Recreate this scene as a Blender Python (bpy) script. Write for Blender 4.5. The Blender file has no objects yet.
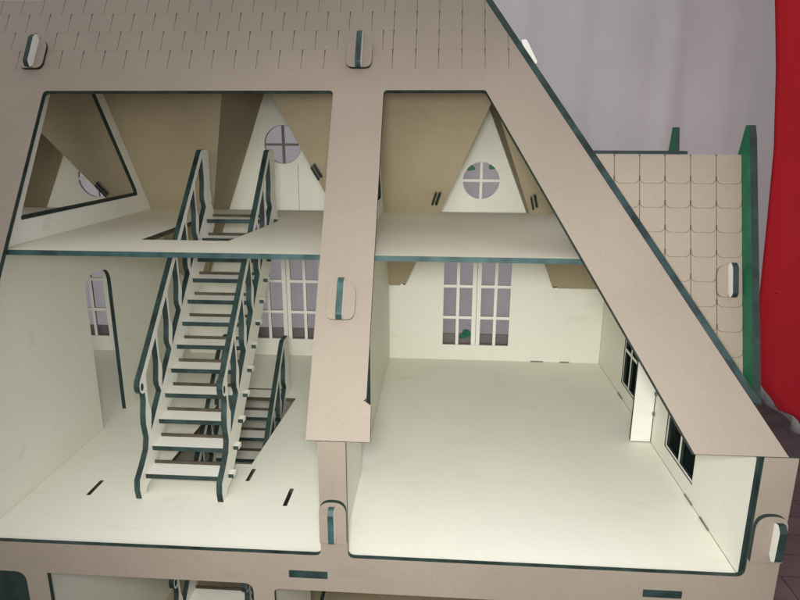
import bpy, bmesh, math, random
from mathutils import Vector, Matrix
from mathutils.geometry import tessellate_polygon
random.seed(4)
S = 0.32                      # metres per model unit (the house is built in model units, then scaled)
T = 0.014                     # board thickness
M_ = 1.555                    # roof pitch (rise over run)
ZE = 0.307                    # eave height above the upper floor
YF, YB = 1.305, 2.688         # front and back wall
ZA = 0.6933                   # attic floor height
ZG = -0.72                    # ground
C = bpy.context.scene.collection
def roofF(z): return YF - .018 + (z - ZE) / M_
SC = .9897
def k_(p): return (p[0] * SC, 1 - (1 - p[1]) * SC)
def roofB(z): return YB - (z - ZE) / M_

# ------------------------------------------------------------------ materials
def new_mat(name):
    m = bpy.data.materials.new(name); m.use_nodes = True
    nt = m.node_tree; b = nt.nodes['Principled BSDF']
    return m, nt, b
class G:
    """small helper to write shader maths"""
    def __init__(s, nt): s.nt = nt
    def m(s, op, a, b=None, c=None):
        n = s.nt.nodes.new('ShaderNodeMath'); n.operation = op
        for i, v in enumerate((a, b, c)):
            if v is None: continue
            if isinstance(v, (int, float)): n.inputs[i].default_value = v
            else: s.nt.links.new(v, n.inputs[i])
        return n.outputs[0]
    def noise(s, vec, scale, detail=4, rough=.55):
        n = s.nt.nodes.new('ShaderNodeTexNoise'); n.inputs['Scale'].default_value = scale
        n.inputs['Detail'].default_value = detail; n.inputs['Roughness'].default_value = rough
        s.nt.links.new(vec, n.inputs['Vector']); return n.outputs['Fac']
    def ramp(s, fac, stops):
        n = s.nt.nodes.new('ShaderNodeValToRGB'); s.nt.links.new(fac, n.inputs['Fac'])
        e = n.color_ramp.elements
        while len(e) < len(stops): e.new(.5)
        for q, (p, c) in zip(e, stops): q.position = p; q.color = (*c, 1)
        return n.outputs['Color']
    def mix(s, fac, a, b, mode='MIX'):
        n = s.nt.nodes.new('ShaderNodeMix'); n.data_type = 'RGBA'; n.blend_type = mode
        for sock, v in ((n.inputs['Factor'], fac), (n.inputs['A'], a), (n.inputs['B'], b)):
            pass
        ins = [i for i in n.inputs if i.enabled]
        for i, v in zip(ins, (fac, a, b)):
            if isinstance(v, (int, float)): i.default_value = v
            elif isinstance(v, tuple): i.default_value = (*v, 1)
            else: s.nt.links.new(v, i)
        return [o for o in n.outputs if o.enabled][0]
    def coord(s, kind='Object'):
        n = s.nt.nodes.new('ShaderNodeTexCoord'); return n.outputs[kind]
    def mapping(s, vec, scale):
        n = s.nt.nodes.new('ShaderNodeMapping'); n.inputs['Scale'].default_value = scale
        s.nt.links.new(vec, n.inputs['Vector']); return n.outputs[0]
    def bump(s, h, strength, dist, b):
        n = s.nt.nodes.new('ShaderNodeBump'); n.inputs['Strength'].default_value = strength
        n.inputs['Distance'].default_value = dist
        s.nt.links.new(h, n.inputs['Height']); s.nt.links.new(n.outputs[0], b.inputs['Normal'])

def board_mat(name, col, rough=.55, var=.07, scale=14, grain=.5, spec=.3):
    """raw or painted board: soft blotches, fine fibre speckle, light scuffs"""
    m, nt, b = new_mat(name); g = G(nt); v = g.coord()
    n1 = g.noise(v, scale, 5); n2 = g.noise(v, 420, 3, .7); n3 = g.noise(g.mapping(v, (60, 60, 9)), 6, 4)
    lo = tuple(c * (1 - var * 1.6) for c in col); hi = tuple(min(1, c * (1 + var)) for c in col)
    c1 = g.ramp(n1, [(.3, lo), (.7, hi)])
    c2 = g.mix(grain * .22, c1, g.ramp(n2, [(.35, (.45,) * 3), (.65, (1.0,) * 3)]), 'MULTIPLY')
    c3 = g.mix(.05, c2, g.ramp(n3, [(.3, tuple(c * .72 for c in col)), (.6, hi)]))
    n4 = g.noise(g.mapping(v, (16, 40, 40)), 1.0, 6, .6)
    sc_ = g.ramp(n4, [(.60, (1, 1, 1)), (.74, (.91, .90, .87))])
    c3 = g.mix(1.0, c3, sc_, 'MULTIPLY')
    nt.links.new(c3, b.inputs['Base Color']); b.inputs['Roughness'].default_value = rough
    b.inputs['Specular IOR Level'].default_value = spec
    g.bump(n2, .12, .0004, b)
    return m
TAN = (.276, .233, .181)
M_tan = board_mat('tan_board', TAN, .6, .06, 9)
M_olive = board_mat('raw_brown_board', (.375, .315, .205), .7, .10, 8)
M_cream = board_mat('cream_paint', (.775, .77, .66), .5, .03, 5, .18)
M_afloor = board_mat('warm_cream_paint', (.70, .675, .53), .55, .05, 5, .2)
M_white = board_mat('white_paint', (.80, .795, .71), .45, .03, 8, .2)
M_edge = board_mat('green_edge_paint', (.019, .042, .038), .5, .5, 60, .8, .4)
M_teal = board_mat('teal_edge_paint', (.032, .080, .073), .5, .4, 50, .8, .4)
M_burnt = board_mat('burnt_edge', (.075, .058, .04), .8, .3, 50, .8)
M_dkgrn = board_mat('dark_green_edge', (.018, .034, .030), .55, .3, 60, .8)
M_green = board_mat('bright_green_paint', (.012, .15, .07), .5, .2, 40, .5)
M_notch = board_mat('shaded_notch', (.22, .20, .15), .8, .2, 40)
M_grey = board_mat('grey_board', (.20, .18, .17), .7, .1, 20)

def shingle_front():
    m, nt, b = new_mat('engraved_shingles'); g = G(nt); v = g.coord()
    uv = nt.nodes.new('ShaderNodeSeparateXYZ'); nt.links.new(g.coord('UV'), uv.inputs[0])
    u, z = uv.outputs[0], uv.outputs[1]
    W, H, Z0 = .0636, .0545, 1.161
    zr = g.m('DIVIDE', g.m('SUBTRACT', z, Z0), H); row = g.m('FLOOR', zr); fz = g.m('FRACT', zr)
    left = g.m('LESS_THAN', u, -.175)
    odd = g.m('MODULO', row, 2)
    off = g.m('MULTIPLY', g.m('MULTIPLY', odd, left), .46)
    wob = g.m('MULTIPLY', g.m('SUBTRACT', g.noise(v, 30, 2), .5), .05)
    fu = g.m('FRACT', g.m('ADD', g.m('ADD', g.m('DIVIDE', g.m('ADD', u, 5.0 * W * 40 + .0872 + W / 2 - .001), W), off), wob))
    d = g.m('MULTIPLY', g.m('ABSOLUTE', g.m('SUBTRACT', fu, .5)), W)
    # cut width: widest at the head of each slit, fading towards its foot
    wd = g.m('ADD', .0006, g.m('MULTIPLY', .0014, g.m('POWER', fz, 5.0)))
    line = g.m('LESS_THAN', d, wd)
    inside = g.m('GREATER_THAN', z, Z0)
    line = g.m('MULTIPLY', line, inside)
    n3 = g.noise(v, 25, 3)
    line = g.m('MULTIPLY', line, g.m('ADD', .45, g.m('MULTIPLY', n3, .8)))
    h = g.m('MULTIPLY', g.m('MULTIPLY', g.m('LESS_THAN', g.m('MULTIPLY', g.m('SUBTRACT', 1.0, fz), H), .0011), inside), .10)
    mask = g.m('MINIMUM', g.m('MAXIMUM', line, h), 1.0)
    base = board_nodes(g, v, TAN)
    nt.links.new(g.mix(mask, base, (.035, .028, .022)), b.inputs['Base Color'])
    b.inputs['Roughness'].default_value = .6; b.inputs['Specular IOR Level'].default_value = .3
    g.bump(g.m('SUBTRACT', 1.0, mask), .5, .0008, b)
    return m
def board_nodes(g, v, col):
    n1 = g.noise(v, 9, 5); n2 = g.noise(v, 420, 3, .7)
    c1 = g.ramp(n1, [(.3, tuple(c * .9 for c in col)), (.7, tuple(c * 1.06 for c in col))])
    return g.mix(.11, c1, g.ramp(n2, [(.35, (.45,) * 3), (.65, (1.0,) * 3)]), 'MULTIPLY')
def shingle_wing():
    m, nt, b = new_mat('scalloped_shingles'); g = G(nt); v = g.coord()
    uv = nt.nodes.new('ShaderNodeSeparateXYZ'); nt.links.new(g.coord('UV'), uv.inputs[0])
    u, z = uv.outputs[0], uv.outputs[1]
    W, H = .0640, .0598
    fu = g.m('FRACT', g.m('DIVIDE', g.m('ADD', u, W * 40 - .6945), W))
    fz = g.m('FRACT', g.m('DIVIDE', g.m('ADD', z, H * 40 - .8675), H))
    r = .016; Hs = H * 1.054; Ws = W
    # rounded lower corners: distance to a rounded box per tile, only the lower half rounded
    px = g.m('ABSOLUTE', g.m('MULTIPLY', g.m('SUBTRACT', fu, .5), Ws))
    pz = g.m('MULTIPLY', fz, Hs)                 # 0 at the foot of the tile
    qx = g.m('MAXIMUM', g.m('SUBTRACT', px, Ws / 2 - r), 0.0)
    qz = g.m('MAXIMUM', g.m('SUBTRACT', r, pz), 0.0)
    ln = g.m('SQRT', g.m('ADD', g.m('MULTIPLY', qx, qx), g.m('MULTIPLY', qz, qz)))
    d = g.m('ABSOLUTE', g.m('SUBTRACT', g.m('ADD', ln, -r), 0.0))
    foot = g.m('MULTIPLY', g.m('LESS_THAN', g.m('ADD', d, g.m('MULTIPLY', g.m('GREATER_THAN', z, .90), 9.0)), .0008), g.m('LESS_THAN', pz, r * 1.02))
    dv = g.m('SUBTRACT', Ws / 2, px)
    vert = g.m('MULTIPLY', g.m('LESS_THAN', dv, .0010), .85)
    dot = g.m('MULTIPLY', g.m('LESS_THAN', dv, .0019), g.m('LESS_THAN', g.m('ABSOLUTE', g.m('SUBTRACT', pz, .014)), .006))
    mask = g.m('MINIMUM', g.m('MAXIMUM', g.m('MAXIMUM', g.m('MULTIPLY', foot, .75), vert), dot), 1.0)
    base = board_nodes(g, v, (.300, .250, .188))
    nt.links.new(g.mix(mask, base, (.06, .045, .03)), b.inputs['Base Color'])
    b.inputs['Roughness'].default_value = .6
    g.bump(g.m('SUBTRACT', 1.0, mask), .5, .0008, b)
    return m
M_sh = shingle_front(); M_shw = shingle_wing()

def cloth_mat(name, col, bumpy=.3, scale=900):
    m, nt, b = new_mat(name); g = G(nt); v = g.coord()
    n1 = g.noise(v, 3, 4); n2 = g.noise(v, scale, 2)
    c = g.ramp(n1, [(.3, tuple(c * .90 for c in col)), (.7, tuple(min(1, c * 1.05) for c in col))])
    nt.links.new(c, b.inputs['Base Color']); b.inputs['Roughness'].default_value = .85
    b.inputs['Sheen Weight'].default_value = .15
    g.bump(n2, bumpy, .0006, b)
    return m
M_curtain = cloth_mat('lilac_white_cloth', (.80, .785, .775))
M_red = cloth_mat('red_cloth', (.70, .018, .034))
def floor_mat():
    m, nt, b = new_mat('dark_mauve_tiles'); g = G(nt); v = g.coord()
    br = nt.nodes.new('ShaderNodeTexBrick'); nt.links.new(v, br.inputs['Vector'])
    br.inputs['Color1'].default_value = (.125, .080, .082, 1); br.inputs['Color2'].default_value = (.105, .068, .072, 1)
    br.inputs['Mortar'].default_value = (.055, .036, .040, 1); br.inputs['Scale'].default_value = 1
    br.inputs['Mortar Size'].default_value = .0012; br.inputs['Brick Width'].default_value = .11; br.inputs['Row Height'].default_value = .045
    n = g.noise(v, 22, 6)
    c = g.mix(.6, br.outputs['Color'], g.ramp(n, [(.3, (.55,) * 3), (.7, (1.2,) * 3)]), 'MULTIPLY')
    nt.links.new(c, b.inputs['Base Color']); b.inputs['Roughness'].default_value = .5
    g.bump(n, .1, .001, b)
    return m
M_floor = floor_mat()

# ------------------------------------------------------------------ mesh helpers
ROOT = {}
def link(name, me, parent=None):
    o = bpy.data.objects.new(name, me); C.objects.link(o)
    if parent is not None:
        o.parent = parent
        o.matrix_parent_inverse = ROOT.get(parent.name, Matrix.Identity(4))
    return o
def finish(bm, name, mats, parent=None, smooth=False):
    for v in bm.verts: v.co *= S
    me = bpy.data.meshes.new(name); bm.to_mesh(me); bm.free()
    for m in mats: me.materials.append(m)
    if smooth:
        for p in me.polygons: p.use_smooth = True
    return link(name, me, parent)
def rnd(pts, r, n=5, which=None):
    """round the corners of a closed 2-D outline"""
    out = []; N = len(pts)
    for i, p in enumerate(pts):
        rr = r if which is None else which.get(i, 0)
        p = Vector(p); a = Vector(pts[i - 1]); b = Vector(pts[(i + 1) % N])
        if rr <= 0: out.append((p.x, p.y)); continue
        da = (a - p).normalized(); db = (b - p).normalized()
        ang = da.angle(db); k = min(rr / math.tan(ang / 2), (a - p).length * .48, (b - p).length * .48)
        s, e = p + da * k, p + db * k
        for j in range(n + 1):
            t = j / n
            q = s * (1 - t) ** 2 + p * 2 * t * (1 - t) + e * t * t
            out.append((q.x, q.y))
    return out
def rect(a, b, c, d): return [(a, b), (c, b), (c, d), (a, d)]
def add_panel(bm, outer, holes, f0, f1, mi=(0, 1, 2), flip=False, matfn=None):
    """board: 2-D outline with holes; f0 / f1 map a 2-D point to the front / back face"""
    uvl = bm.loops.layers.uv.verify()
    loops = [outer] + list(holes)
    flat = [p for l in loops for p in l]
    tris = tessellate_polygon([[Vector((x, y, 0)) for x, y in l] for l in loops])
    A = [bm.verts.new(f0(*p)) for p in flat]; B = [bm.verts.new(f1(*p)) for p in flat]
    n0 = None
    for t in tris:
        a, b, c = t
        ar = (flat[b][0] - flat[a][0]) * (flat[c][1] - flat[a][1]) - (flat[c][0] - flat[a][0]) * (flat[b][1] - flat[a][1])
        if abs(ar) < 1e-12: continue
        if ar < 0: a, b, c = a, c, b
        for V, idx, rev in ((A, mi[0], False), (B, mi[1], True)):
            q = (a, b, c) if not rev else (a, c, b)
            try: f = bm.faces.new([V[k] for k in q])
            except ValueError: continue
            f.material_index = idx
            for lp, k in zip(f.loops, q): lp[uvl].uv = flat[k]
    k = 0
    for l in loops:
        n = len(l)
        for i in range(n):
            i0, i1 = k + i, k + (i + 1) % n
            try:
                f = bm.faces.new((A[i0], B[i0], B[i1], A[i1])); f.material_index = mi[2]
            except ValueError: pass
        k += n
    bmesh.ops.recalc_face_normals(bm, faces=bm.faces)
def dirv(v): return Vector(v)
def panel(name, outer, holes, f0, f1, mats, parent):
    bm = bmesh.new(); add_panel(bm, outer, holes, f0, f1)
    return finish(bm, name, mats, parent)
# plane frames: return (front map, back map)
def inX(x, x2): return (lambda a, b: Vector((x, a, b))), (lambda a, b: Vector((x2, a, b)))   # (y, z)
def inY(y, y2): return (lambda a, b: Vector((a, y, b))), (lambda a, b: Vector((a, y2, b)))   # (x, z)
def inZ(z, z2): return (lambda a, b: Vector((a, b, z))), (lambda a, b: Vector((a, b, z2)))   # (x, y)
NF = Vector((0, -M_, 1)).normalized(); NB = Vector((0, M_, 1)).normalized()
def onF(d0, d1):
    return (lambda a, b: Vector((a, roofF(b), b)) + NF * d0), (lambda a, b: Vector((a, roofF(b), b)) + NF * d1)
def onB(d0, d1):
    return (lambda a, b: Vector((a, roofB(b), b)) + NB * d0), (lambda a, b: Vector((a, roofB(b), b)) + NB * d1)
def add_box(bm, x0, x1, y0, y1, z0, z1, mi=0, top=None, sides=None):
    v = [bm.verts.new((x, y, z)) for z in (z0, z1) for y in (y0, y1) for x in (x0, x1)]
    for q, n in (((0, 2, 3, 1), 'b'), ((4, 5, 7, 6), 't'), ((0, 1, 5, 4), 'f'), ((2, 6, 7, 3), 'k'), ((0, 4, 6, 2), 'l'), ((1, 3, 7, 5), 'r')):
        f = bm.faces.new([v[i] for i in q])
        f.material_index = (top if n in 'tb' and top is not None else (sides if n in 'lr' and sides is not None else mi))

# ------------------------------------------------------------------ the doll house
house = bpy.data.objects.new('doll_house', None); C.objects.link(house)
house.location = (-.72 * S, 2.0 * S, ZG * S)
ROOT['doll_house'] = Matrix.Translation(-Vector(house.location))
house['label'] = 'open fronted wooden doll house with green cut edges, staircases and shingled roof'
house['category'] = 'doll house'
CX = -.72
WX = .757
def mir(p): return (2 * CX - p[0], p[1])

# front roof frame (the fork shaped sloping board), two symmetric halves in one outline
half = [(.098, 1.372), (.768, ZE), (.566, ZE), (.107, 1.104), (-.1715, 1.104), (-.1715, .392), (-.1775, .387), (-.1600, .378), (-.1575, ZE)]
mid_l = [(-.307, ZE), (-.311, 1.103)]
half = [k_(p) for p in half]; mid_l = [k_(p) for p in mid_l]; EV = k_((0, ZE))[1]
oth = [mir(p) for p in mid_l[::-1]] + [mir(p) for p in half[::-1]]
outl = half + mid_l + oth
rr = {3: .012, 4: .012, 10: .012}
n = len(outl)
rr.update({11: .012, n - 1 - 3: .012, n - 1 - 4: .012})
roof = panel('front_roof_frame', rnd(outl, 0, 5, rr), [], *onF(0, -T), [M_sh, M_olive, M_edge], house)

# hip boards at both ends (their dark front edge shows as a line along the slanting side of the frame)
def hip(sgn):
    bm = bmesh.new()
    def X(x): return x if sgn > 0 else 2 * CX - x
    a = [k_((.098, 1.372)), k_((.706, .405))]
    w = .021
    yb = lambda z: roofB(z)
    V = []
    for (x, z) in a:
        for dx in (0.001, w):
            V.append((bm.verts.new((X(x + dx), roofF(z) + .003, z)), bm.verts.new((X(x + dx), roofF(z) + .16, z))))
    (p0, q0), (p1, q1), (p2, q2), (p3, q3) = V
    for f, mi in (((p0, p1, p3, p2), 2), ((q0, q2, q3, q1), 2), ((p0, p2, q2, q0), 1), ((p1, q1, q3, p3), 0), ((p0, q0, q1, p1), 2), ((p2, p3, q3, q2), 2)):
        bm.faces.new(f).material_index = mi
    bmesh.ops.recalc_face_normals(bm, faces=bm.faces)
    return finish(bm, 'hip_roof_board', [M_tan, M_olive, M_edge], house)
hip(1); hip(-1)

# back roof slope with three dormer openings; gable centre, apex height, half width per metre of drop
GAB = [(.156, 1.100, .418), (-.664, 1.335, .376), (-1.515, 1.120, .50)]
FLARE = [(.0, .045), (.012, .012), (.0, .012)]      # how far each cheek opens out to the left / right
ZW = .345
def tri(c, za, k, z): return [(c - k * (za - z), z), (c + k * (za - z), z), (c, za)]
edge_lo = ZE - .02
bo = [(.10, 1.372), (.272, 1.10), (.412, .90), (.585, .70), (.75, .40), (.75, ZW)]
for c, za, k in GAB:
    h = k * (za - ZW)
    bo += [(c + h + .022, ZW), (c + h + .020, ZW + .010), (c + h - k * .008, ZW + .008), (c, za), (c - h + k * .008, ZW + .008), (c - h - .020, ZW + .010), (c - h - .022, ZW)]
bo += [(2 * CX - .75, ZW), (2 * CX - .10, 1.372)]
holes = []
back_roof = panel('back_roof_slope', bo, holes, *onB(T, 0), [M_tan, M_olive, M_olive], house)
# back wall: one sheet with three tall gables, windows cut through it
WIN = [(.1525, .07, .60), (-.692, .078, .60), (-1.680, .07, .60)]
def gab_out(c, za, k): return [(c + k * (za - ZW) + .07, ZW), (c, za + .05), (c - k * (za - ZW) - .03, ZW)]
wo = [(-2.14, -.012), (.70, -.012), (.70, ZW)]
for gdef in GAB: wo += gab_out(*gdef)
wo += [(-2.14, ZW)]
ROUND = [(.153, .795, .077), (-.678, .937, .079), (-1.510, .79, .080)]
def circ(cx, cz, r, n=40): return [(cx + r * math.cos(2 * math.pi * i / n), cz + r * math.sin(2 * math.pi * i / n)) for i in range(n)]
wh = [rect(c - .1455, z0, c + .1455, z1) for c, z0, z1 in WIN] + [circ(*r) for r in ROUND]
back_wall = panel('back_wall', wo, wh, *inY(YB, YB + T), [M_cream, M_tan, M_burnt], house)
for c, z0, z1 in WIN:
    holes = []
    xs = [(c - .145, c - .0885), (c - .0755, c - .0195), (c + .0185, c + .0755), (c + .0885, c + .145)]
    nz = [z0 + .001, z0 + .121, z0 + .134, z0 + .263, z0 + .276, z0 + .41, z0 + .423, z1 - .001]
    for a, b in xs:
        for k in range(0, 8, 2): holes.append(rect(a, nz[k], b, nz[k + 1]))
    bm = bmesh.new(); add_panel(bm, rect(c - .1455, z0, c + .1455, z1), holes, *inY(YB + .002, YB + T - .002))
    add_box(bm, c - .001, c + .001, YB + .0016, YB + .0022, z0 + .004, z1 - .004, 2)
    finish(bm, 'casement_window', [M_white, M_tan, M_grey], back_wall)
    bm = bmesh.new(); add_box(bm, c - .19, c + .19, YB + .05, YB + .064, z0 - .02, z0 + .034); add_box(bm, c - .19, c + .19, YB + T + .001, YB + .0499, z0 - .02, z0 - .006)
    finish(bm, 'window_box', [M_grey], back_wall)
for i, (c, z, r) in enumerate(ROUND):
    w = .0055 if i != 1 else .0050
    qs = []
    for sx, sz in ((1, 1), (-1, 1), (-1, -1), (1, -1)):
        R = r - .0015; pts = [(c + sx * w, z + sz * w)]
        a0 = math.asin(w / R)
        arc = [(c + sx * R * math.cos(t), z + sz * R * math.sin(t)) for t in [a0 + (math.pi / 2 - 2 * a0) * q / 12 for q in range(13)]]
        qs.append(pts + arc)
    panel('round_window', circ(c, z, r), qs, *inY(YB + .002, YB + T - .002), [M_white if i != 1 else M_grey, M_tan, M_grey], back_wall)
# painted green leaves outside the panes
def leaf(cx, cz, s, y, name, pts=None, parent=back_wall):
    out = []
    for i in range(42):
        t = 2 * math.pi * i / 42; rr_ = s * (.72 + .28 * abs(math.cos(1.5 * t + .5)))
        out.append((cx + rr_ * math.cos(t), cz + rr_ * .72 * math.sin(t)))
    panel(name, out, [], *inY(y, y + .008), [M_green, M_green, M_green], parent)
leaf(.115, .112, .026, YB + .036, 'green_leaf'); leaf(.098, .101, .017, YB + .0275, 'green_leaf')
leaf(.110, .845, .019, YB + .022, 'green_leaf'); leaf(.203, .852, .021, YB + .022, 'green_leaf')
bm = bmesh.new(); add_box(bm, -.619, -.6175, YB - .0012, YB - .0002, .66, .855)
finish(bm, 'panel_seam', [M_notch], back_wall)
# dormer cheeks joining each gable to its opening in the slope
for (c, za, k), fl in zip(GAB, FLARE):
    for s in (-1, 1):
        bm = bmesh.new()
        hb = Vector((c + s * k * (za - ZW), roofB(ZW), ZW)); ha = Vector((c, roofB(za), za))
        ga = Vector((c, YB - .001, za + .03)); gb = Vector((c + s * (k * (za - ZW) + fl[(s + 1) // 2]), YB - .001, ZW))
        off = Vector((s * .011, 0, .005))
        P = [hb + off * .2, ha + Vector((s * .0004, 0, .002)), ga + Vector((s * .0004, 0, 0)), gb]
        A = [bm.verts.new(p) for p in P]; B = [bm.verts.new(p + off) for p in P]
        bm.faces.new(A).material_index = 0; bm.faces.new(B[::-1]).material_index = 1
        for i in range(4): bm.faces.new((A[i], B[i], B[(i + 1) % 4], A[(i + 1) % 4])).material_index = 2
        bmesh.ops.recalc_face_normals(bm, faces=bm.faces)
        finish(bm, 'dormer_cheek', [M_olive, M_tan, M_burnt], house)
# small dark locking pegs beside the dormers
for x, z, tilt in ((-.030, .752, .3), (.336, .742, -.3), (-.468, .850, -.42), (-1.318, .775, -.45)):
    for dx, w, h in ((0, .007, .030), (.013, .006, .024)):
        pass
    bm = bmesh.new()
    ca, sa = math.cos(tilt), math.sin(tilt)
    def q(u, v): return (x + u * ca + v * sa * 1.0, z + v * ca - u * sa)
    for u0, u1, v0, v1, d in ((-.010, -.003, -.026, .026, -.012), (.003, .012, -.022, .030, -.010)):
        o = [q(u0, v0), q(u1, v0), q(u1, v1), q(u0, v1)]
        add_panel(bm, o, [], *onB(d, -.0005))
    finish(bm, 'locking_peg', [M_dkgrn, M_dkgrn, M_grey], house)

# attic floor and upper floor, both with a stairwell; ground floor
HOLE = [(-.862, 1.735), (-.606, 1.735), (-.572, 2.10), (-.572, 2.19), (-.862, 2.19)]
af = panel('attic_floor', rect(-1.99, 1.556, .50, 2.445), [HOLE], *inZ(ZA, ZA - T), [M_afloor, M_cream, M_teal, M_burnt], house)
for p in af.data.polygons:
    if p.material_index == 2 and p.center.y > 1.57 * S: p.material_index = 3
def slot(x, y0, y1, dx=0, w=.012): return [(x, y0), (x + w, y0), (x + w + dx, y1), (x + dx, y1)]
H2 = [(-.832, 1.715), (-.575, 1.715), (-.552, 2.215), (-.832, 2.215)]
slots = [slot(-.992, 1.515, 1.592), slot(-.425, 1.503, 1.590), slot(-.5655, 1.62, 1.69), slot(-.905, 2.33, 2.40)]
upper_floor = panel('upper_floor', rect(-2.13, YF, .70, YB - .0005), [H2] + slots, *inZ(0, -T), [M_cream, M_cream, M_burnt], house)
panel('ground_floor', rect(-2.13, YF, .70, YB), [], *inZ(-.70, -.70 - T), [M_olive, M_tan, M_edge], house)

# partitions of the upper storey with arched doorways (profile in y, z)
prof = [(YF + .002, .0005), (YB - .001, .0005), (YB - .001, ZE), (roofB(ZA - T), ZA - T - .001), (roofF(ZA - T) + T * 1.2, ZA - T - .001), (YF + .022, ZE)]
def with_door(y0, y1, z1):
    w = [(y0, .0005), (y0, z1), (y1, z1), (y1, .0005)]
    return rnd([prof[0]] + w + prof[1:], 0, 7, {2: .05, 3: .05})
pl = panel('partition_wall', with_door(1.915, 2.075, .535), [], *inX(-1.156, -1.156 - T), [M_cream, M_cream, M_dkgrn], house)
pr = panel('partition_wall', with_door(1.70, 1.945, .54), [], *inX(-.231, -.231 - T), [M_cream, M_cream, M_edge], house)
# attic partitions: triangles with a big sloping opening
def attic_part(x, m=M_white):
    def fy(z): return roofF(z) + T * 1.25
    def by(z): return roofB(z) - .002
    zt = 1.34
    o = [(fy(ZA), ZA + .0005), (by(ZA), ZA + .0005), (by(zt), zt), (fy(zt), zt)]
    a, b = .757, 1.21
    hl = rnd([(fy(a) + .055, a), (by(a) - .052, a), (by(b) - .052, b), (fy(b) + .055, b)], .018)
    return panel('attic_partition', o, [hl], *inX(x, x - T), [m, m, M_dkgrn], house)
ap = attic_part(-1.156); attic_part(-.231)
bm = bmesh.new(); add_box(bm, -1.156 - T - .002, -1.1545, roofF(.757) + T * 1.25 + .062, roofB(.757) - .068, .7575, .7665)
finish(bm, 'opening_ledge', [M_dkgrn], ap)

# right end wall with windows and doorway, left end wall
RW = .7009
rw_prof = [(YF + .001, .0005), (YB - .001, .0005), (YB - .001, .30), (2.62, .40), (1.372, .40), (YF + .002, .30)]
RWIN = [(2.165, 2.338, .056, .30), (1.605, 1.835, .052, .262)]
door_h = rect(1.955, .002, 2.075, .34)
right_wall = panel('right_wall', rw_prof, [rect(y0, z0, y1, z1) for y0, y1, z0, z1 in RWIN] + [door_h], *inX(RW, RW + T), [M_cream, M_tan, M_dkgrn], house)
for y0, y1, z0, z1 in RWIN:
    ym = (y0 + y1) / 2; zm = (z0 + z1) / 2 + .015
    hs = [rect(y0 + .010, z0 + .008, ym - .006, zm - .006), rect(ym + .006, z0 + .008, y1 - .010, zm - .006),
          rect(y0 + .010, zm + .006, ym - .006, z1 - .008), rect(ym + .006, zm + .006, y1 - .010, z1 - .008)]
    panel('casement_window', rect(y0 + .0005, z0 + .0005, y1 - .0005, z1 - .0005), hs, *inX(RW + .003, RW + .0115), [M_white, M_dkgrn, M_dkgrn], right_wall)
bm = bmesh.new(); add_panel(bm, rect(.634, .004, .698, .375), [], *inY(1.952, 1.965))
dr = finish(bm, 'door', [M_white, M_white, M_burnt], house)
bm = bmesh.new()
for z in (.10, .17): add_box(bm, .6945, .7005, 1.942, 1.9515, z, z + .010)

finish(bm, 'hinge', [M_grey], dr)
panel('dark_pane_backing', [(1.52, -.70), (YB - .001, -.70), (YB - .001, .33), (1.52, .33)], [], *inX(WX + .001, WX + .001 + T), [M_dkgrn, M_dkgrn, M_dkgrn], house)  # added board behind the right windows, coloured dark to stand in for unlit space
panel('upper_end_wall', [(1.60, .4005), (1.735, .90), (2.295, .90), (2.61, .4005)], [], *inX(RW, RW + T), [M_olive, M_tan, M_burnt], house)
panel('left_wall', rw_prof, [rect(y0, z0, y1, z1) for y0, y1, z0, z1 in RWIN] + [door_h], *inX(-2.14, -2.14 - T), [M_cream, M_tan, M_edge], house)  # unseen openings mirrored from the right wall, added to let light into the left room
# joint tabs at the foot of the right wall and back wall
for y0, y1 in ((1.47, 1.53), (1.585, 1.64), (2.10, 2.15), (2.30, 2.36)):
    bm = bmesh.new(); add_box(bm, RW - .0035, RW - .0006, y0, y1, .0006, .0045)
    finish(bm, 'joint_tab', [M_notch], house)
for x0, x1 in ((.40, .455), (.53, .57)):
    bm = bmesh.new(); add_box(bm, x0, x1, YB - .006, YB - .0006, .0006, .0035)
    finish(bm, 'joint_tab', [M_notch], house)

# front facade: one comb shaped board, openings below
yo = YF - T + .001
FT = ZE + .0055
fo = [(-2.22, -.70), (.782, -.70), (.782, FT), (.709, FT), (.709, .006), (-.212, .006), (-.212, FT), (-.277, FT), (-.277, .009), (-1.165, .006), (-1.165, FT), (-1.235, FT), (-1.235, .006), (-2.15, .006), (-2.15, FT), (-2.22, FT)]
fh = [rnd(rect(-1.80, -.64, -1.034, -.080), .03), rnd(rect(-.977, -.66, -.449, -.080), 0, 5, {2: .025}), rnd(rect(-.397, -.66, .66, -.092), .012)]
fa = panel('front_facade', rnd(fo, 0, 5, {4: .022, 5: .016, 8: .016}), fh, *inY(yo - .0005, YF - .0008), [M_tan, M_olive, M_edge], house)
for x0, x1, z in ((-.357, -.263, -.045), (.486, .574, -.050)):
    bm = bmesh.new(); add_box(bm, x0, x1, yo - .004, yo - .0006, z - .009, z + .009)
    finish(bm, 'joint_tab', [M_edge], fa)
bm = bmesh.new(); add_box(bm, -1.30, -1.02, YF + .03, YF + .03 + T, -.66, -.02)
finish(bm, 'dark_opening_board', [M_dkgrn], house)  # added dark board: its colour stands in for the unlit room behind the opening
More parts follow.
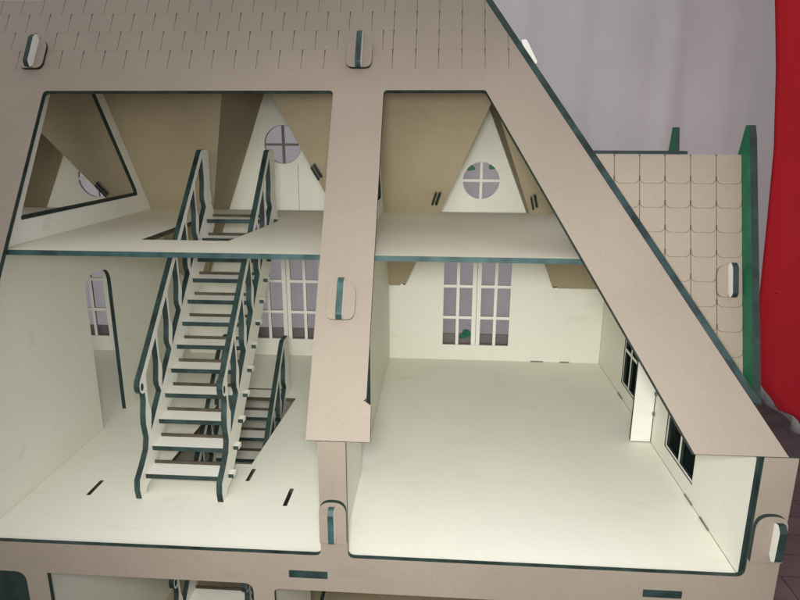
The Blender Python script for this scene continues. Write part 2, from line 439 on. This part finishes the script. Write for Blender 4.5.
# ground storey partitions and back wall
gp = rect(YF + .001, -.699, YB - .001, -T - .001)
panel('lower_partition', gp, [], *inX(-1.005, -1.005 - T), [M_cream, M_cream, M_edge], house)
panel('lower_partition', gp, [rect(1.75, -.69, 2.1, -.2)], *inX(-.415, -.415 - T), [M_cream, M_olive, M_edge], house)
panel('lower_back_wall', rect(-2.14, -.70, .70, -.013), [], *inY(YB, YB + T), [M_cream, M_tan, M_edge], house)
panel('lower_end_wall', gp, [], *inX(RW, RW + T), [M_cream, M_tan, M_edge], house)
panel('lower_end_wall', gp, [], *inX(-2.14, -2.14 - T), [M_cream, M_tan, M_edge], house)

# side wing (end boards at WX): scalloped shingles coplanar with the roof behind the frame, end boards
wz1, wz0 = .940, .36
WX = .757
def roofW(z): return 1.600 + (z - .6) / 3
NW = Vector((0, -3, 1)).normalized()
def onW(d0, d1):
    return (lambda a, b: Vector((a, roofW(b), b)) + NW * d0), (lambda a, b: Vector((a, roofW(b), b)) + NW * d1)
wing = panel('shingled_side_roof', [(.715, wz0), (WX, wz0), (WX, wz1), (.378, wz1)], [], *onW(0, -T), [M_shw, M_olive, M_dkgrn], house)
yr = roofW(wz1) + .035
bm = bmesh.new()
add_panel(bm, [(.40, wz1 - .004), (WX, wz1 - .004), (WX, .36), (.72, .36)], [], lambda a, b: Vector((a, yr + (wz1 - b) / 3, b)), lambda a, b: Vector((a, yr + (wz1 - b) / 3 + T, b)))
finish(bm, 'rear_side_roof', [M_olive, M_tan, M_dkgrn], house)
bm = bmesh.new(); add_box(bm, .372, .622, roofW(wz1) - .002, roofW(wz1) + .034, wz1 + .0005, wz1 + .008)
finish(bm, 'ridge_strip', [M_dkgrn], house)
o = [(roofW(z) - d, z) for z, d in ((.36, .056), (.985, .046), (1.013, .040))] + [(1.712, 1.013), (1.738, .93), (1.99, .36)]
panel('gable_end_board', o, [], *inX(WX + .0005, WX + .0005 + T * 1.25), [M_green, M_green, M_dkgrn], house)
o = [(1.81, .925), (1.835, 1.008), (1.868, 1.008), (1.885, .925)]
panel('ridge_finial', o, [], *inX(.630, .630 + T * .55), [M_green, M_green, M_dkgrn], house)

# round-ended locking plates with a tongue through them
def lock(center, frame, w, h, tw, th, prot, arch_top=False, side=0, parent=house, mats=(M_tan, M_tan, M_dkgrn), front=M_teal):
    cx, cz = center
    f = lambda d: frame(d)
    o = rnd(rect(cx - w / 2, cz - h / 2, cx + w / 2, cz + h / 2), 0, 8, {0: w * .28, 1: w * .28, 2: w * .46, 3: w * .46})
    if arch_top: o = rnd(rect(cx - w / 2, cz - h / 2, cx + w / 2, cz + h / 2), 0, 10, {2: w * .5, 3: w * .5})
    bm = bmesh.new(); add_panel(bm, o, [], frame(prot), frame(.0004))
    pl_ = finish(bm, 'locking_plate', list(mats), parent)
    # tongue: a rounded bar standing off the plate, its profile cut in (distance, height)
    bm = bmesh.new()
    R = rnd([(prot - .0005, cz - th / 2 + .012), (prot + .010, cz - th / 2), (prot + .024, cz - th / 2 + .010), (prot + .026, cz + th / 2 - .014), (prot + .016, cz + th / 2), (prot - .0005, cz + th / 2 - .004)], .008, 4)
    x0, x1 = cx + side - tw / 2, cx + side + tw / 2
    add_panel(bm, R, [], lambda d, z: frame(d)(x1, z), lambda d, z: frame(d)(x0, z))
    finish(bm, 'tongue', [M_white, M_white, front], pl_)
fF = lambda d: (lambda a, b: Vector((a, roofF(b), b)) + NF * d)
fW = lambda d: (lambda a, b: Vector((a, roofW(b), b)) + NW * d)
fY = lambda d: (lambda a, b: Vector((a, yo - .0005 - d, b)))
lock((-1.1837, 1.2029), fF, .068, .082, T, .092, .008, front=M_dkgrn)
lock((-0.2415, 1.2029), fF, .070, .084, T * 1.1, .100, .008, front=M_edge)
lock((-0.2445, 0.5962), fF, .070, .082, T * 1.1, .092, .006)
lock((.7235, .632), fW, .062, .078, T, .086, .006, side=.004, front=M_dkgrn)
lock((-.2445, .108), fY, .064, .110, T, .098, .012, arch_top=True)
lock((.744, .115), fY, .070, .118, T * 1.2, .098, .012, arch_top=True, side=.012, front=M_dkgrn)
panel('tongue', rnd([(.205, 1.244), (.222, 1.244), (.256, 1.183), (.238, 1.172)], .007), [], *inY(1.915, 1.929), [M_white, M_white, M_white], house)

# ------------------------------------------------------------------ staircases
RISE, RUN, Y1 = .058, .0555, 1.542
def nose(y): return RISE + (y - Y1) * RISE / RUN
def side_profile():
    rail = lambda y: nose(y) + .240
    top_y = 2.172
    # front outline from the foot up, then along the handrail, down the rear newel and back under the stringer
    o = [(1.508, 0.0), (1.503, .03), (1.508, .058), (1.540, .085), (1.572, .118), (1.583, .150), (1.576, .195), (1.580, .225), (1.590, .262), (1.588, .286), (1.574, .288), (1.564, .298), (1.562, .314), (1.568, .328)]
    o += [(1.600, rail(1.600)), (top_y - .030, rail(top_y - .030)), (top_y - .018, rail(top_y - .030) + .006), (top_y + .040, rail(top_y - .030) + .006), (top_y + .044, rail(top_y - .030) - .006), (top_y + .034, ZA + .10), (top_y + .042, ZA + .065), (top_y + .036, ZA + .050), (top_y + .054, ZA + .022), (top_y + .054, nose(top_y) - .050)]
    o += [(1.585, nose(1.585) - .075), (1.545, .018), (1.535, 0.0)]
    holes = []
    yb = [1.598 + .0935 * k for k in range(7)]
    def hw(t): return .0035 + .0135 * math.exp(-((t - .26) / .17) ** 2) + .004 * t ** 3
    for a, b in zip(yb[:-1], yb[1:]):
        L, R = [], []
        for q in range(11):
            t = q / 10
            zl = lambda y: nose(y) + .040 + t * (rail(y) - .030 - nose(y) - .040)
            ya = a + hw(t); L.append((ya, zl(ya)))
            y2 = b - hw(t); R.append((y2, zl(y2)))
        holes.append(L + R[::-1])
    # eye of the scroll at the foot of the handrail
    holes.append([(1.577 + .0085 * math.cos(s), .307 + .0115 * math.sin(s)) for s in [2 * math.pi * i / 14 for i in range(14)]])
    return o, holes
def staircase(dy, dz, label, n=12):
    st = bpy.data.objects.new('staircase', None); C.objects.link(st)
    st.location = (-.715 * S, (1.5 + dy) * S, dz * S)
    st.parent = house; st.matrix_parent_inverse = ROOT['doll_house']
    st['label'] = label
    ROOT[st.name] = Matrix.Translation(-Vector(st.location))
    o, h = side_profile()
    for x in (-.825, -.592):
        f0 = lambda a, b, x=x: Vector((x, a + dy, b + dz)); f1 = lambda a, b, x=x: Vector((x - .0165, a + dy, b + dz))
        bm = bmesh.new(); add_panel(bm, o, h, f0, f1)
        finish(bm, 'banister', [M_white, M_white, M_edge], st)
    for k in range(1, n + 1):
        y, z = Y1 + RUN * (k - 1) + dy, RISE * k + dz
        bm = bmesh.new()
        add_box(bm, -.8249, -.6086, y, y + .060, z - T, z, 1, top=0)
        add_box(bm, -.8249, -.6086, y + .0602, y + .0602 + .004, z - T, z + .009, 2)
        add_box(bm, -.5919, -.577, y + .016, y + .042, z - T * .85, z, 1, top=0, sides=0)
        finish(bm, 'tread', [M_white, M_edge, M_burnt], st)
staircase(0, 0, 'upper staircase rising to the attic')
staircase(.075, -.702, 'lower staircase coming up through the upper floor')

# ------------------------------------------------------------------ setting
def struct(o): o['kind'] = 'structure'; return o
bm = bmesh.new(); bm.faces.new([bm.verts.new(p) for p in ((-40, -10, ZG), (40, -10, ZG), (40, 60, ZG), (-40, 60, ZG))])
struct(finish(bm, 'floor', [M_floor]))
# hanging sheet behind the house, soft vertical folds, turning forward at the right
def spline(P, n):
    out = []
    for i in range(len(P) - 1):
        p0 = Vector(P[max(i - 1, 0)]); p1 = Vector(P[i]); p2 = Vector(P[i + 1]); p3 = Vector(P[min(i + 2, len(P) - 1)])
        for k in range(n):
            t = k / n
            out.append(.5 * ((2 * p1) + (p2 - p0) * t + (2 * p0 - 5 * p1 + 4 * p2 - p3) * t * t + (3 * p1 - p0 - 3 * p2 + p3) * t ** 3))
    out.append(Vector(P[-1])); return out
path = spline([(-6, 4.3), (-3, 4.5), (-1, 4.4), (.3, 4.38), (1.2, 4.4), (1.85, 4.42), (2.09, 4.15), (2.13, 3.8), (2.15, 3.52), (2.45, 3.2), (3.2, 3.0), (5, 2.9)], 26)
bm = bmesh.new(); NZ = 40; rows = []
z_lo, z_hi = ZG + .004, 2.9
s = 0
for i, p in enumerate(path):
    t = (path[min(i + 1, len(path) - 1)] - path[max(i - 1, 0)]).normalized(); nrm = Vector((t.y, -t.x))
    if i: s += (path[i] - path[i - 1]).length
    col = []
    for k in range(NZ + 1):
        v = k / NZ; z = z_lo + (z_hi - z_lo) * v
        a = .022 * math.sin(s * 7.1 + .7 * math.sin(z * 1.1 + s)) + .016 * math.sin(s * 19.3 + 1.7 + .5 * math.sin(z * 1.7)) + .006 * math.sin(s * 33 + z * .6)
        col.append(bm.verts.new((p.x + nrm.x * a, p.y + nrm.y * a, z)))
    rows.append(col)
for i in range(len(rows) - 1):
    for k in range(NZ): bm.faces.new((rows[i][k], rows[i + 1][k], rows[i + 1][k + 1], rows[i][k + 1]))
bmesh.ops.solidify(bm, geom=bm.faces[:], thickness=.008)
cur = finish(bm, 'curtain', [M_curtain], None, True)
cur['label'] = 'pale lilac white curtain with soft vertical folds hanging behind the doll house'; cur['category'] = 'curtain'
# red cloth hanging in front of it at the right
RY = 3.36; kx = RY / 3.6
edge = [(-.70, 2.16), (-.66, 2.14), (-.648, 2.05), (-.56, 1.99), (-.48, 1.915), (-.40, 1.868), (-.25, 1.842), (.07, 1.816), (.4, 1.800), (.9, 1.771), (1.3, 1.716), (1.64, 1.650), (2.4, 1.50)]
def ex(z):
    zz = 1 + (z - 1) / kx
    for (a, xa), (b, xb) in zip(edge[:-1], edge[1:]):
        if a <= zz <= b: return kx * (xa + (xb - xa) * (zz - a) / (b - a))
    return kx * (edge[0][1] if zz < edge[0][0] else edge[-1][1])
bm = bmesh.new(); rows = []
zb = 1 + (-.70 - 1) * kx
for k in range(61):
    z = zb + (2.2 - zb) * (k / 60) ** 1.25; x0 = ex(z); col = []
    for j in range(41):
        x = x0 + (2.34 - x0) * j / 40
        a = .020 * math.sin(x * 11 + .5 * z) + .008 * math.sin(x * 27 + z)
        edgecurl = .03 * math.exp(-((x - x0) / .03) ** 2)
        col.append(bm.verts.new((x, RY + a + edgecurl, z)))
    rows.append(col)
for i in range(60):
    for j in range(40): bm.faces.new((rows[i][j], rows[i][j + 1], rows[i + 1][j + 1], rows[i + 1][j]))
bmesh.ops.solidify(bm, geom=bm.faces[:], thickness=.012)
rc = finish(bm, 'red_cloth', [M_red], None, True)
rc['label'] = 'bright red cloth hanging beside the pale curtain to the right of the house'; rc['category'] = 'cloth'

# ------------------------------------------------------------------ camera
f, yaw, pitch, roll = 631.6441, .0684, .2638, .0030
cy, sy, cp, sp, cr, sr = math.cos(yaw), math.sin(yaw), math.cos(pitch), math.sin(pitch), math.cos(roll), math.sin(roll)
Rv = Vector((cy, sy, 0)); Fv = Vector((-sy * cp, cy * cp, -sp)); Uv = Vector((-sy * sp, cy * sp, cp))
right = Rv * cr + Uv * sr; down = Rv * sr - Uv * cr
cam = bpy.data.cameras.new('camera'); co = bpy.data.objects.new('camera', cam); C.objects.link(co)
cam.sensor_width = 36; cam.lens = f / 800 * 36; cam.clip_start = .01; cam.clip_end = 100
up_ = -down
co.matrix_world = Matrix(((right.x, up_.x, -Fv.x, 0), (right.y, up_.y, -Fv.y, 0), (right.z, up_.z, -Fv.z, S), (0, 0, 0, 1)))
bpy.context.scene.camera = co

# ------------------------------------------------------------------ light: a room lamp above and a small lamp near the camera
def area(name, loc, target, size, power, col):
    l = bpy.data.lights.new(name, 'AREA'); l.shape = 'DISK'; l.size = size * S; l.energy = power * S * S; l.color = col
    o = bpy.data.objects.new(name, l); C.objects.link(o); o.location = Vector(loc) * S
    o.rotation_euler = (Vector(target) - Vector(loc)).to_track_quat('-Z', 'Y').to_euler()
    return o
area('room_lamp', (-.25, -3.0, 1.9), (.15, 2.0, .3), 2.0, 70, (1.0, .975, .93))
l = bpy.data.lights.new('hand_lamp', 'SPOT'); l.energy = 132 * S * S; l.spot_size = math.radians(94); l.spot_blend = 1.0; l.shadow_soft_size = .10 * S; l.color = (1.0, .995, .98)
o = bpy.data.objects.new('hand_lamp', l); C.objects.link(o); o.location = Vector((-.035, -.02, 1.05)) * S
o.rotation_euler = (Vector((.10, 1.5, .18)) - Vector((-.035, -.02, 1.05))).to_track_quat('-Z', 'Y').to_euler()
w = bpy.data.worlds.new('World'); bpy.context.scene.world = w; w.use_nodes = True
w.node_tree.nodes['Background'].inputs[0].default_value = (.95, .93, 1.0, 1); w.node_tree.nodes['Background'].inputs[1].default_value = .70
sc = bpy.context.scene
sc.view_settings.view_transform = 'Standard'; sc.view_settings.look = 'None'; sc.view_settings.exposure = 0
sc.cycles.max_bounces = 8; sc.cycles.diffuse_bounces = 5
sc.cycles.use_denoising = True
